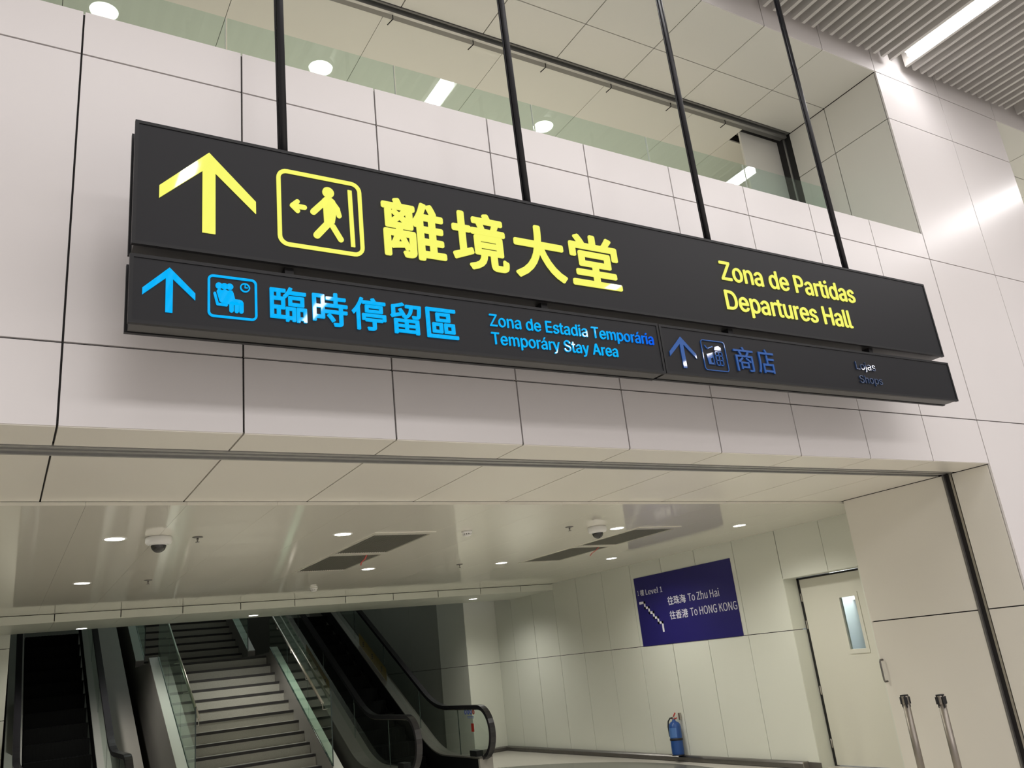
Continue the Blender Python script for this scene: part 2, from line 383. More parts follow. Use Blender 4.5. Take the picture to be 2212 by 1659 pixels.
# ---------------------------------------------------------------- door
d = struct(root('door_1'), 'cream metal door with a narrow window')
box('leaf', (8.665, 8.705, 6.93, 7.485, .01, 2.165), M['door'], d)
box('leaf', (8.665, 8.705, 6.43, 6.71, .01, 2.165), M['door'], d)
box('leaf', (8.665, 8.705, 6.71, 6.93, .01, 1.29), M['door'], d)
box('leaf', (8.665, 8.705, 6.71, 6.93, 1.885, 2.165), M['door'], d)
boxes('window_trim', [(8.655, 8.665, 6.93, 6.955, 1.24, 1.93), (8.655, 8.665, 6.665, 6.71, 1.24, 1.93), (8.655, 8.665, 6.71, 6.93, 1.24, 1.29), (8.655, 8.665, 6.71, 6.93, 1.885, 1.93)], M['door'], d)
box('window_pane', (8.68, 8.685, 6.71, 6.93, 1.29, 1.885), M['glass_esc'], d)
box('frame_seal', (8.66, 8.72, 7.487, 7.518, 0, 2.188), M['rubber'], d)
box('frame_seal', (8.66, 8.72, 6.40, 7.518, 2.166, 2.188), M['rubber'], d)
tube('handle', [(7.646, 5.765, 1.205), (7.606, 5.765, 1.205), (7.598, 5.765, 1.19), (7.598, 5.765, 1.02), (7.606, 5.765, 1.0), (7.646, 5.765, 1.0)], .009, M['steel_dark'], wr)
for z in (1.95, 1.62, .85, .25): tube('hinge', [(8.655, 7.492, z - .05), (8.655, 7.492, z + .05)], .008, M['steel'], d)
# small lit room behind the door window
rm = struct(root('wall_back_room'), 'pale room seen through the door window')
box('far_wall', (10.6, 10.7, 3.5, 10.5, 0, 3), M['room'], rm); box('side_wall', (8.75, 10.7, 10.4, 10.5, 0, 3), M['room'], rm)
box('side_wall', (9.95, 10.7, 5.85, 5.95, 0, 3), M['room'], rm)
box('room_ceiling', (8.9, 10.7, 4.2, 10.5, 2.6, 2.7), M['room'], rm); box('room_floor', (8.73, 10.7, 4.2, 10.5, -.1, .0), M['room_dark'], rm)
box('column', (10.2, 10.45, 7.80, 8.02, 0, 1.80), M['room_dark'], rm); box('beam', (10.2, 10.45, 7.6, 8.6, 1.78, 1.80), M['room_dark'], rm)
tg = root('reflection_strip'); tag(tg, 'white glowing strip behind the door window, added for a reflection in its glass', 'lamp')
box('tube', (10.13, 10.16, 7.70, 8.12, 1.885, 1.915), M['tube'], tg); box('tray', (10.16, 10.20, 7.68, 8.14, 1.88, 1.92), M['white'], tg)  # glowing strip added in place of a reflection in the window glass
area('back_room_light', (9.8, 7.8, 2.45), (0, 0, 0), (.8), .8, 60, (.85, .93, 1))

# ---------------------------------------------------------------- text
bpy.context.view_layer.update()
FONTS = {}
def font(which):
    """one of the fonts that Blender itself brings along; its default font where missing"""
    if which not in FONTS:
        FONTS[which] = None
        try:
            import os
            p = os.path.join(bpy.utils.system_resource('DATAFILES'), 'fonts', {'inter': 'Inter.woff2', 'noto': 'Noto Sans CJK Regular.woff2'}[which])
            if os.path.exists(p): FONTS[which] = bpy.data.fonts.load(p)
        except Exception: pass
    return FONTS[which]
def text_mesh(s, extrude=.012, offset=0.0, which='inter'):
    cu = bpy.data.curves.new('lettering', 'FONT'); cu.body = s; cu.size = 1; cu.extrude = extrude; cu.resolution_u = 4
    if font(which): cu.font = font(which)
    o = bpy.data.objects.new('lettering', cu); C.objects.link(o)
    bpy.context.view_layer.update()
    dg = bpy.context.evaluated_depsgraph_get()
    cv = o.to_curve(dg)
    polys = []
    for sp_ in cv.splines:          # outlines as polygons
        P = []
        if sp_.type == 'BEZIER':
            B = sp_.bezier_points; n = len(B)
            for k in range(n):
                a, b = B[k], B[(k + 1) % n]
                p0, p1, p2, p3 = (Vector(v[:2]) for v in (a.co, a.handle_right, b.handle_left, b.co))
                straight = ((p1 - p0).cross(p3 - p0) if False else abs((p1 - p0).x * (p3 - p0).y - (p1 - p0).y * (p3 - p0).x)) < 1e-6 and abs((p2 - p0).x * (p3 - p0).y - (p2 - p0).y * (p3 - p0).x) < 1e-6
                m_ = 1 if straight else 5
                for q in range(m_):
                    t = q / m_; P.append((1 - t) ** 3 * p0 + 3 * t * (1 - t) ** 2 * p1 + 3 * t * t * (1 - t) * p2 + t ** 3 * p3)
        else: P = [Vector(p.co[:2]) for p in sp_.points]
        if len(P) > 2: polys.append(P)
    o.to_curve_clear()
    # union of all outlines (non-zero winding), then extruded
    co, ed = [], []
    for P in polys:
        b0 = len(co); co += P; ed += [(b0 + k, b0 + (k + 1) % len(P)) for k in range(len(P))]
    V, E_, F, *_ = delaunay_2d_cdt(co, ed, [], 0, 1e-6)
    BB = [(min(p.x for p in P), max(p.x for p in P), min(p.y for p in P), max(p.y for p in P)) for P in polys]
    def wind(c):
        w = 0
        for P, b in zip(polys, BB):
            if not (b[0] <= c.x <= b[1] and b[2] <= c.y <= b[3]): continue
            for k in range(len(P)):
                a, d = P[k - 1], P[k]
                if (a.y <= c.y) != (d.y <= c.y):
                    x = a.x + (c.y - a.y) * (d.x - a.x) / (d.y - a.y)
                    if x > c.x: w += 1 if d.y > a.y else -1
        return w
    T = []
    for f in F:
        c = sum((V[k] for k in f), Vector((0, 0))) / len(f)
        if wind(c): T.append(f)
    bm = bmesh.new(); fr = [bm.verts.new((v.x, v.y, extrude)) for v in V]; bk = [bm.verts.new((v.x, v.y, -extrude)) for v in V]
    cnt = {}
    for f in T:
        bm.faces.new([fr[k] for k in f]); bm.faces.new([bk[k] for k in reversed(f)])
        for a, b in zip(f, list(f[1:]) + [f[0]]): cnt[(a, b)] = 1
    for (a, b) in cnt:
        if (b, a) not in cnt: bm.faces.new((fr[b], fr[a], bk[a], bk[b]))
    bmesh.ops.delete(bm, geom=[v for v in bm.verts if not v.link_faces], context='VERTS')
    me = bpy.data.meshes.new('lettering'); bm.to_mesh(me); bm.free()
    bpy.data.objects.remove(o); bpy.data.curves.remove(cu)
    return me
CAP = {w: max(v.co.y for v in text_mesh('H', 0, 0, w).vertices) for w in ('inter', 'noto')}
def place(name, s, u0, u1, z0, z1, m, parent, at, depth=.004, plane='Y', fit='cap', offset=0.0, which='inter'):
    """lettering from u0 to u1; z0 baseline, z1 cap height (fit 'cap') or full box (fit 'box').
    plane 'Y': faces -Y at Y=at, u = X. plane 'X': faces -X at X=at, u = -Y direction (u0 > u1 given as Y values)."""
    me = text_mesh(s, .02, 0, which)
    if offset:      # bolder strokes: the outline repeated on a small circle
        bm = bmesh.new()
        n0 = len(me.vertices)
        for k in range(8):
            a = 2 * PI * k / 8; st_ = len(bm.verts); bm.from_mesh(me); bm.verts.ensure_lookup_table()
            for v in bm.verts[st_:]: v.co.x += offset * math.cos(a); v.co.y += offset * math.sin(a); v.co.z += .05 * k if v.co.z > 0 else 0
        bm.to_mesh(me); bm.free()
    xs = [v.co.x for v in me.vertices]; ys = [v.co.y for v in me.vertices]
    x0, x1 = min(xs), max(xs)
    if fit == 'cap': kz = (z1 - z0) / CAP[which]; b = 0
    else: kz = (z1 - z0) / (max(ys) - min(ys)); b = min(ys)
    for v in me.vertices:
        u = u0 + (v.co.x - x0) / (x1 - x0) * (u1 - u0); z = z0 + (v.co.y - b) * kz
        w = at - (depth + (v.co.z - .02) * .003 if v.co.z > 0 else 0)
        v.co = (u, w, z) if plane == 'Y' else (w, u, z)
    me.update()
    me.materials.clear(); 
    return link(name, me, m, parent)

# ---------------------------------------------------------------- hanging signs
TILT = .0042
YS = 3.62
def dz(x, z): return z - TILT * (x - .40)
def sign(label, x0, x1, z0, z1):
    r = root('hanging_sign', (.40, YS, 0), (0, -TILT, 0))
    tag(r, label, 'sign', 'dark hanging direction signs')
    return r
def sx(x): return x - .40
def sign_body(r, x0, x1, z0, z1, left_side=True):
    x0, x1 = sx(x0), sx(x1)
    e = .016
    # coordinates are relative to the root: y=0 is the front face
    box('housing', (x0 + .012, x1 - .012, .028, .112, z0 + .004, z1 - .010), M['sign_side'] if left_side else M['sign_body'], r)
    fr = boxes('front_frame', [(x0, x1, 0, .022, z1 - e, z1), (x0, x1, 0, .022, z0, z0 + e), (x0, x0 + e, 0, .022, z0 + e, z1 - e), (x1 - e, x1, 0, .022, z0 + e, z1 - e)], M['sign_body'], r)
    box('face_panel', (x0 + e, x1 - e, .004, .02, z0 + e, z1 - e), M['sign_face'], r)
    box('back_frame', (x0, x1, .118, .14, z0, z1), M['sign_body'], r)
    boxes('shadow_gap', [(x0 + .02, x1 - .02, .02, .03, z0 + .01, z1 - .012), (x0 + .02, x1 - .02, .11, .12, z0 + .01, z1 - .012)], M['black'], r)
    return r
def capsule(bm, p, q, w, d0, d1):
    p, q = Vector(p), Vector(q); t = (q - p); L_ = t.length
    t = t / L_ if L_ > 1e-6 else Vector((1, 0)); n = Vector((-t.y, t.x)); r = w / 2; pts = []
    for k in range(9):
        a = -PI / 2 + PI * k / 8; pts.append(q + r * (math.cos(a) * t + math.sin(a) * n))
    for k in range(9):
        a = PI / 2 + PI * k / 8; pts.append(p + r * (math.cos(a) * t + math.sin(a) * n))
    bm_prism(bm, pts, d0, d1, 'Y')
def rrect(x0, x1, z0, z1, r, n=6):
    P = []
    for cx, cz, a0 in ((x1 - r, z1 - r, 0), (x0 + r, z1 - r, 90), (x0 + r, z0 + r, 180), (x1 - r, z0 + r, 270)):
        for k in range(n + 1):
            a = math.radians(a0 + 90 * k / n); P.append((cx + r * math.cos(a), cz + r * math.sin(a)))
    return P
def bm_ring(bm, outer, inner, d0, d1):
    n = len(outer); V = [[bm.verts.new((p[0], d, p[1])) for p in L_] for L_ in (outer, inner) for d in (d0, d1)]
    o0, o1, i0, i1 = V
    for k in range(n):
        j = (k + 1) % n
        bm.faces.new((o0[k], o0[j], i0[j], i0[k])); bm.faces.new((o1[k], i1[k], i1[j], o1[j]))
        bm.faces.new((o0[k], o1[k], o1[j], o0[j])); bm.faces.new((i0[k], i0[j], i1[j], i1[k]))
def disc_pts(cx, cz, r, n=24): return [(cx + r * math.cos(2 * PI * k / n), cz + r * math.sin(2 * PI * k / n)) for k in range(n)]
D0, D1 = -.002, .005
def rel(p): return (sx(p[0]), dz(*p))
ARROW = [(0, 1), (-1, .48), (-1, .33), (-.135, .755), (-.135, 0), (.135, 0), (.135, .755), (1, .33), (1, .48)]
def arrow(r, cx, z0, z1, hw, m, shape=ARROW):
    cx = sx(cx); z0 = z0; pts = [(cx + hw * a, z0 + (z1 - z0) * b) for a, b in shape]
    # three bars: left wing, stem, right wing
    bm = bmesh.new()
    bm_prism(bm, [pts[0], pts[1], pts[2], pts[3], (cx, pts[3][1] + (z1 - z0) * .066)], D0, D1, 'Y')
    bm_prism(bm, [pts[0], (cx, pts[3][1] + (z1 - z0) * .066), pts[6], pts[7], pts[8]], D0, D1, 'Y')
    bm_prism(bm, [pts[3], pts[4], pts[5], pts[6], (cx, pts[3][1] + (z1 - z0) * .066)], D0, D1, 'Y')
    return link('arrow', done(bm, 'arrow'), m, r)
def square_frame(r, x0, x1, z0, z1, rad, w, m):
    bm = bmesh.new(); x0, x1 = sx(x0), sx(x1)
    bm_ring(bm, rrect(x0, x1, z0, z1, rad), rrect(x0 + w, x1 - w, z0 + w, z1 - w, max(rad - w, .003)), D0, D1)
    return link('pictogram_frame', done(bm, 'pictogram_frame'), m, r)
def tplace(r, name, s, x0, x1, z0, z1, m, fit='cap', offset=0.0, which='inter'):
    zo = -TILT * ((x0 + x1) / 2 - .4)
    return place(name, s, sx(x0), sx(x1), z0 + zo, z1 + zo, m, r, .004, .008, 'Y', fit, offset, which)

# upper sign: departures
s1 = sign('wide upper sign with lit yellow arrow, walking figure and departures hall lettering', 0, 0, 0, 0)
sign_body(s1, .400, 6.452, 3.524, 4.170)
arrow(s1, .729, dz(.729, 3.6315), dz(.729, 4.068), .2195, M['yellow'])
square_frame(s1, 1.052, 1.499, dz(1.27, 3.629), dz(1.27, 4.064), .055, .021, M['yellow'])
bm = bmesh.new()
hp = rel((1.318, 3.974)); bm_prism(bm, disc_pts(*hp, .031), D0, D1, 'Y')
def cap_(a, b, w): capsule(bm, rel(a), rel(b), w, D0, D1)
cap_((1.300, 3.920), (1.236, 3.846), .033); cap_((1.335, 3.925), (1.363, 3.885), .028); cap_((1.363, 3.885), (1.371, 3.848), .026)
bm_prism(bm, [rel(p) for p in [(1.285, 3.930), (1.298, 3.943), (1.335, 3.944), (1.352, 3.93), (1.354, 3.85), (1.345, 3.80), (1.318, 3.785), (1.290, 3.80), (1.288, 3.90)]], D0, D1, 'Y')
cap_((1.318, 3.802), (1.250, 3.716), .038); cap_((1.335, 3.780), (1.374, 3.712), .030)
cap_((1.132, 3.861), (1.190, 3.861), .026); cap_((1.128, 3.861), (1.155, 3.888), .024); cap_((1.128, 3.861), (1.155, 3.835), .024)
bm_prism(bm, [rel(p) for p in [(1.424, 4.012), (1.446, 4.012), (1.449, 3.682), (1.427, 3.682)]], D0, D1, 'Y')
link('pictogram', done(bm, 'pictogram'), M['yellow'], s1)
OFF = .007
for ch_, a in zip('離境大堂', ((1.607, 1.974, 3.668, 4.022), (2.017, 2.372, 3.664, 4.028), (2.415, 2.772, 3.665, 4.022), (2.812, 3.180, 3.672, 4.026))):
    tplace(s1, 'glyph', ch_, *a, M['yellow'], 'box', OFF, 'noto')
tplace(s1, 'lettering', 'Zona de Partidas', 4.075, 5.475, 3.894, 4.032, M['yellow'], offset=.006)
tplace(s1, 'lettering', 'Departures Hall', 4.068, 5.365, 3.674, 3.812, M['yellow'], offset=.006)
rods = [1.115, 2.605, 4.095, 5.568]
for x in rods:
    tube('hanging_rod', [(sx(x), .07, dz(x, 4.17)), (sx(x), .07, 7.45)], .0195, M['rod'], s1, 14)
    tube('hanging_rod', [(sx(x) - .024, .078, 4.16), (sx(x) - .024, .078, 7.45)], .006, M['rod'], s1, 8)
    box('connector', (sx(x) - .022, sx(x) + .022, .04, .10, 3.475, 3.535), M['black'], s1)

# lower left sign
s2 = sign('long lower sign with lit blue arrow, seated figures and temporary stay area lettering', 0, 0, 0, 0)
sign_body(s2, .396, 3.418, 3.142, 3.474)
arrow(s2, .5605, dz(.56, 3.2075), dz(.56, 3.426), .1105, M['blue'])
square_frame(s2, .7245, .947, dz(.83, 3.2095), dz(.83, 3.421), .026, .0105, M['blue'])
bm = bmesh.new()
for c in ((.7745, 3.368), (.799, 3.368), (.823, 3.369)): bm_prism(bm, disc_pts(*rel(c), .0155), D0, D1, 'Y')
bm_prism(bm, [rel(p) for p in [(.764, 3.340), (.770, 3.351), (.779, 3.350), (.788, 3.346), (.796, 3.350), (.806, 3.350), (.814, 3.347), (.823, 3.350), (.833, 3.350), (.839, 3.338), (.846, 3.308), (.866, 3.308), (.878, 3.304), (.884, 3.294), (.884, 3.280), (.82, 3.280), (.786, 3.284), (.777, 3.292)]], D0, D1, 'Y')
for x in (.830, .8535, .8745): cap_((x, 3.285), (x, 3.250), .0195)
cap_((.7555, 3.328), (.767, 3.279), .0115); cap_((.768, 3.275), (.808, 3.274), .0115)
bm_ring(bm, disc_pts(*rel((.892, 3.3735)), .023), disc_pts(*rel((.892, 3.3735)), .0175), D0, D1)
cap_((.892, 3.386), (.892, 3.375), .004); cap_((.892, 3.374), (.903, 3.374), .004)
link('pictogram', done(bm, 'pictogram'), M['blue'], s2)
for ch_, a in zip('臨時停留區', ((1.006, 1.183, 3.225, 3.404), (1.211, 1.389, 3.226, 3.404), (1.411, 1.592, 3.226, 3.404), (1.617, 1.790, 3.228, 3.401), (1.817, 2.000, 3.226, 3.396))):
    tplace(s2, 'glyph', ch_, *a, M['blue'], 'box', OFF * .7, 'noto')
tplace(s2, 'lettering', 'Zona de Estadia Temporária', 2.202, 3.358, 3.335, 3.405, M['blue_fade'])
tplace(s2, 'lettering', 'Temporáry Stay Area', 2.202, 3.062, 3.228, 3.297, M['blue'])
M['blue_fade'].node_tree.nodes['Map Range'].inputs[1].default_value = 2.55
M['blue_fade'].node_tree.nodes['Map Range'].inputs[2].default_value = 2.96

# lower right sign
s3 = sign('short lower sign with unlit blue shop pictogram, right of the stay area sign', 0, 0, 0, 0)
sign_body(s3, 3.424, 6.474, 3.146, 3.472)
arrow(s3, 3.586, dz(3.586, 3.205), dz(3.586, 3.417), .111, M['blue_off'])
square_frame(s3, 3.755, 3.967, dz(3.86, 3.207), dz(3.86, 3.418), .022, .006, M['blue_off'])
bm = bmesh.new()
bm_prism(bm, [rel(p) for p in [(3.790, 3.318), (3.850, 3.335), (3.842, 3.30), (3.820, 3.29), (3.820, 3.262), (3.850, 3.262), (3.850, 3.25), (3.797, 3.25)]], D0, D1, 'Y')
x0, x1, z0, z1 = 3.868, 3.927, 3.25, 3.342
for a, b in (((x0, z0), (x0, z1)), ((x1, z0), (x1, z1)), ((x0, z0), (x1, z0)), ((x0, z1), (x1, z1)), (((x0 + x1) / 2, z0), ((x0 + x1) / 2, z1)), ((x0, 3.315), (x1, 3.315)), ((x0, 3.283), (x1, 3.283))): cap_(a, b, .007)
cap_((3.845, 3.255), (3.845, 3.33), .006)
cap_((3.787, 3.378), (3.803, 3.357), .008); cap_((3.803, 3.357), (3.852, 3.376), .008)
bm_prism(bm, [rel(p) for p in [(3.863, 3.352), (3.872, 3.375), (3.905, 3.384), (3.925, 3.372), (3.925, 3.352)]], D0, D1, 'Y')
link('pictogram', done(bm, 'pictogram'), M['blue_off'], s3)
tplace(s3, 'glyph', '商', 4.034, 4.214, 3.226, 3.399, M['blue_off'], 'box', .002, 'noto')
tplace(s3, 'glyph', '店', 4.247, 4.410, 3.228, 3.402, M['blue_off'], 'box', .002, 'noto')
tplace(s3, 'lettering', 'Lojas', 5.278, 5.50, 3.342, 3.402, M['blue_faint'])
tplace(s3, 'lettering', 'Shops', 5.285, 5.545, 3.238, 3.296, M['blue_faint'])

# ---------------------------------------------------------------- ceiling lamps of the hall
lamps = [(8.045, 2.35, 3.97, 'long lit ceiling lamp set between the slats by the white pier'),
         (3.60, 2.45, 3.86, 'long lit ceiling lamp reflected in the balcony glass'),
         (12.46, 1.6, 3.6, 'long lit ceiling lamp beyond the pier, outside the frame'),
         (1.51, -2.9, -1.4, 'long lit ceiling lamp behind the viewer, reflected in the yellow arrow'),
         (4.06, -5.9, -4.3, 'long lit ceiling lamp behind the viewer, reflected in the blue lettering'),
         (8.45, -3.3, -2.5, 'short lit ceiling lamp behind the viewer, reflected in the yellow lettering'),
         (9.25, -5.6, -4.4, 'long lit ceiling lamp behind the viewer to the right'),
         (12.55, -5.5, -4.3, 'long lit ceiling lamp far behind to the right'),
         (17.6, -5.6, -4.4, 'furthest lit ceiling lamp behind the viewer to the right')]
for x, y0, y1, lab in lamps:
    r = root('ceiling_lamp', (x, (y0 + y1) / 2, 7.30)); tag(r, lab, 'lamp', 'linear lamps between the ceiling slats')
    h = (y1 - y0) / 2
    bm = bmesh.new(); bm_prism(bm, [(-.075, -h + .03), (-.06, -h), (.06, -h), (.075, -h + .03), (.075, h - .03), (.06, h), (-.06, h), (-.075, h - .03)], -.004, .05, 'Z')
    link('diffuser', done(bm, 'diffuser'), M['lamp'], r)
    box('tray', (-.078, .078, -h - .01, h + .01, .05, .16), M['slat'], r)
spots = [(.408, 3.56, 'left'), (2.33, 3.58, 'middle'), (4.92, 3.60, 'right')]
for (x, y, w), lab in zip(spots, ('round lit hall spot above the left end of the sign', 'round lit hall spot between the first and second rods', 'round lit hall spot above the third rod')):
    r = root('hall_spot', (x, y, 7.29)); tag(r, lab, 'lamp', 'round spots in the slat ceiling')
    lathe('lens', [(.001, -.004), (.112, -.004), (.116, .01), (.001, .012)], M['spot'], r)
    lathe('ring', [(.117, -.004), (.13, -.004), (.13, .04), (.117, .04)], M['white'], r)

# ---------------------------------------------------------------- balcony glass
bg_ = root('glass_balustrade', (0, 0, 0)); tag(bg_, 'green tinted frameless glass balustrade on the balcony edge', 'balustrade')
gx = [-2.8, -1.5, -.2, 1.11, 2.42, 3.725, 5.03, 6.33, 7.60]
for a, b in zip(gx, gx[1:]):
    p = box('glass_pane', (a + .006, b - .006, 5.062, 5.078, 5.165, 6.22), M['glass'], bg_)
for x in gx[1:]:
    box('pane_edge', (x - .008 if x < 7.5 else x - .006, x - .0062 if x < 7.5 else x - .004, 5.0618, 5.0782, 5.165, 6.22), M['sticker_white'] if x < 7.5 else M['sticker_white'], bg_)
box('base_rail', (-2.8, 7.62, 5.04, 5.10, 5.16, 5.20), M['alu'], bg_)

# ---------------------------------------------------------------- lobby downlights
dl = [(.72, 7.08, 'first ceiling row, leftmost, beside the dome camera'), (2.545, 7.08, 'first ceiling row, between the left camera and the vent'),
      (5.572, 7.07, 'first ceiling row, right of the right dome camera'), (7.36, 7.055, 'first ceiling row, nearest the right wall'),
      (.70, 9.70, 'second ceiling row, leftmost'), (3.73, 9.56, 'second ceiling row, below the left vent'),
      (5.552, 9.54, 'second ceiling row, between the two vents'), (7.358, 9.558, 'second ceiling row, nearest the right wall')]
dl2 = [(1.04, 14.05, 'under the beam above the left escalator'), (3.44, 13.81, 'under the beam above the stairs'), (7.20, 13.50, 'under the beam near the right wall')]
def downlight(x, y, z, lab, P):
    r = root('downlight', (x, y, z)); tag(r, 'round lit downlight, ' + lab, 'lamp', 'lobby downlights')
    lathe('lens', [(.001, -.003), (.070, -.003), (.073, .004), (.001, .006)], M['downlight'], r)
    lathe('trim_ring', [(.0735, -.004), (.088, -.004), (.090, .003), (.0735, .003)], M['white'], r)
    l = bpy.data.lights.new('downlight_beam', 'SPOT'); l.energy = P; l.color = (1, .97, .89); l.spot_size = math.radians(150); l.spot_blend = .8; l.shadow_soft_size = .07
    o = bpy.data.objects.new('downlight_beam', l); C.objects.link(o); o.location = (x, y, z - .02)
for x, y, lab in dl: downlight(x, y, 2.80, lab, 92)
for x, y, lab in dl2: downlight(x, y, 2.69, lab, 98)

# dome cameras
def dome_cam(x, y, lab):
    r = root('dome_camera', (x, y, 2.80)); tag(r, lab, 'camera', 'ceiling dome cameras')
    lathe('housing', [(.001, 0), (.092, 0), (.098, -.006), (.098, -.042), (.090, -.056), (.066, -.060), (.001, -.060)], M['white'], r, n=32)
    prof = [(.058 * math.cos(a), -.060 - .062 * math.sin(a)) for a in [PI / 2 * k / 8 for k in range(8)]] + [(.002, -.122)]
    lathe('dome', prof, M['dome'], r, n=28)
    lathe('dome_ring', [(.058, -.058), (.066, -.060), (.062, -.066), (.058, -.066)], M['white'], r, n=28)
dome_cam(1.030, 7.04, 'white dome camera with black bubble beside the left downlights')
dome_cam(5.225, 6.96, 'white dome camera with black bubble above the right vent')
# sprinklers
def sprinkler(x, y, z, lab):
    r = root('sprinkler', (x, y, z)); tag(r, lab, 'sprinkler', 'ceiling sprinklers')
    lathe('escutcheon', [(.001, 0), (.040, 0), (.042, -.004), (.012, -.010), (.001, -.010)], M['alu_dark'], r, n=20)
    lathe('stem', [(.008, -.006), (.008, -.026), (.004, -.030), (.004, -.040), (.001, -.040)], M['steel_dark'], r, n=12)
    lathe('deflector', [(.001, -.040), (.016, -.040), (.016, -.043), (.001, -.043)], M['alu_dark'], r, n=16)
sprinkler(1.326, 7.07, 2.80, 'small dark sprinkler right of the left dome camera')
sprinkler(1.323, 9.68, 2.80, 'small dark sprinkler right of the second row leftmost downlight')
sprinkler(4.862, 6.93, 2.80, 'small dark sprinkler left of the right dome camera')
sprinkler(4.923, 9.50, 2.80, 'small dark sprinkler between the two vents')
sprinkler(1.013, 3.58, 7.30, 'dark sprinkler under the hall slats, seen mirrored in the balcony glass')
sprinkler(4.166, 3.54, 7.30, 'dark sprinkler under the hall slats beside the smoke detector')
def smoke(x, y, z, lab):
    r = root('smoke_detector', (x, y, z)); tag(r, lab, 'detector', 'ceiling smoke detectors')
    lathe('base', [(.001, 0), (.052, 0), (.052, -.012), (.046, -.022), (.001, -.022)], M['white'], r)
    lathe('chamber', [(.034, -.020), (.034, -.036), (.001, -.036)], M['alu_dark'], r, n=20)
    bm = bmesh.new()
    for k in range(10):
        a = 2 * PI * k / 10; c, s_ = math.cos(a) * .036, math.sin(a) * .036
        bm_box(bm, c - .005, c + .005, s_ - .005, s_ + .005, -.038, -.020)
    link('vane', done(bm, 'vane'), M['white'], r)
    lathe('cap', [(.001, -.036), (.038, -.036), (.034, -.045), (.001, -.046)], M['white'], r)
smoke(3.765, 7.06, 2.80, 'white smoke detector on the ceiling between the two vents')
smoke(3.63, 11.33, 2.80, 'white smoke detector near the beam above the stairs')
smoke(4.284, 3.57, 7.30, 'smoke detector under the hall slats beside a sprinkler')

# vent grilles with red ribbons
def vent(x0, x1, lab):
    r = root('vent_grille', ((x0 + x1) / 2, 8.33, 2.80)); tag(r, lab, 'vent', 'ceiling vents with louvres')
    cx, cy = (x0 + x1) / 2, 8.33
    a, b = x0 - cx, x1 - cx
    fr = []
    for (u0, u1, v0, v1) in ((a, a + .03, 7.04 - cy, 9.62 - cy), (b - .012, b, 7.04 - cy, 9.62 - cy), (a + .03, b - .012, 7.04 - cy, 7.15 - cy), (a + .03, b - .012, 8.235 - cy, 8.375 - cy), (a + .03, b - .012, 9.53 - cy, 9.62 - cy)):
        fr.append((u0, u1, v0, v1, -.006, .012))
    boxes('frame', fr, M['lobby_ceiling'], r)
    for v0, v1 in ((7.15, 8.235), (8.375, 9.53)):
        bs = []; n = 22
        for i in range(n):
            u = a + .034 + (b - .012 - a - .034) * (i + .5) / n
            bs.append((u - .005, u + .005, v0 - cy, v1 - cy, 0, .012))
        q = boxes('louvre', bs, M['grille'], r); q['kind'] = 'stuff'
        box('duct', (a + .03, b - .012, v0 - cy, v1 - cy, .014, .02), M['alu_dark'], r)
    bm = bmesh.new()
    pts = [(.02, 7.75 - cy), (.028, 7.92 - cy)]
    rb = [(.00, -.30, -.004), (.01, -.22, -.03), (-.004, -.15, -.055), (.012, -.08, -.08)]
    for (p, q) in zip(rb, rb[1:]):
        v = [bm.verts.new((p[0] - .008, p[1], p[2])), bm.verts.new((p[0] + .008, p[1] + .004, p[2])), bm.verts.new((q[0] + .008, q[1] + .004, q[2])), bm.verts.new((q[0] - .008, q[1], q[2]))]
        bm.faces.new(v)
    o = link('ribbon', done(bm, 'ribbon'), M['red'], r, (.13, .35, 0)); o['label'] = 'red ribbon hanging from the louvres'
    o.modifiers.new('thickness', 'SOLIDIFY').thickness = .002
vent(2.832, 3.4355, 'pair of grey louvred vents in the ceiling left of the smoke detector')
vent(5.85, 6.453, 'pair of grey louvred vents in the ceiling below the right camera')

# ---------------------------------------------------------------- poster on the right wall
po = root('wall_poster', (8.42, 9.4, 1.575)); tag(po, 'navy blue poster with stair symbol and white destination lettering on cream wall', 'poster')
ox, oy, oz = 8.42, 9.4, 1.575
box('board', (-.010, -.0005, 8.357 - oy, 10.452 - oy, .0, 1.008), M['navy'], po)
def pl(s, y0, y1, z0, z1, fit='cap', off=0, name='lettering'):
    return place(name, s, y0 - oy, y1 - oy, z0 - oz, z1 - oz, M['print_white'], po, -.010, .002, 'X', fit, off, 'noto')
pl('1', 10.400, 10.372, 2.318, 2.392)
pl('樓', 10.335, 10.245, 2.308, 2.398, 'box', .002)
pl('Level 1', 10.205, 9.818, 2.312, 2.390)
pl('往珠海', 9.735, 9.345, 2.108, 2.228, 'box', .003)
pl('To Zhu Hai', 9.292, 8.662, 2.118, 2.222)
pl('往香港', 9.735, 9.345, 1.905, 2.025, 'box', .003)
pl('To HONG KONG', 9.290, 8.372, 1.915, 2.022)
# stair symbol : a zigzag band
zz = [(10.385, 2.165), (10.255, 2.165), (10.255, 2.055), (10.165, 2.055), (10.165, 1.985), (10.075, 1.985), (10.075, 1.915), (9.985, 1.915), (9.985, 1.84), (9.90, 1.84), (9.90, 1.745)]
zz = [(10.375, 2.205), (10.272, 2.205), (10.272, 2.125), (10.185, 2.125), (10.185, 2.045), (10.095, 2.045), (10.095, 1.965), (10.008, 1.965), (10.008, 1.885), (9.925, 1.885), (9.925, 1.765)]
bm = bmesh.new(); w = .018
for (a, b) in zip(zz, zz[1:]):
    y0, y1 = sorted((a[0], b[0])); z0, z1 = sorted((a[1], b[1]))
    bm_box(bm, -.012, -.0099, y0 - w - oy, y1 + w - oy, z0 - w - oz, z1 + w - oz)
link('stair_symbol', done(bm, 'stair_symbol'), M['print_white'], po)

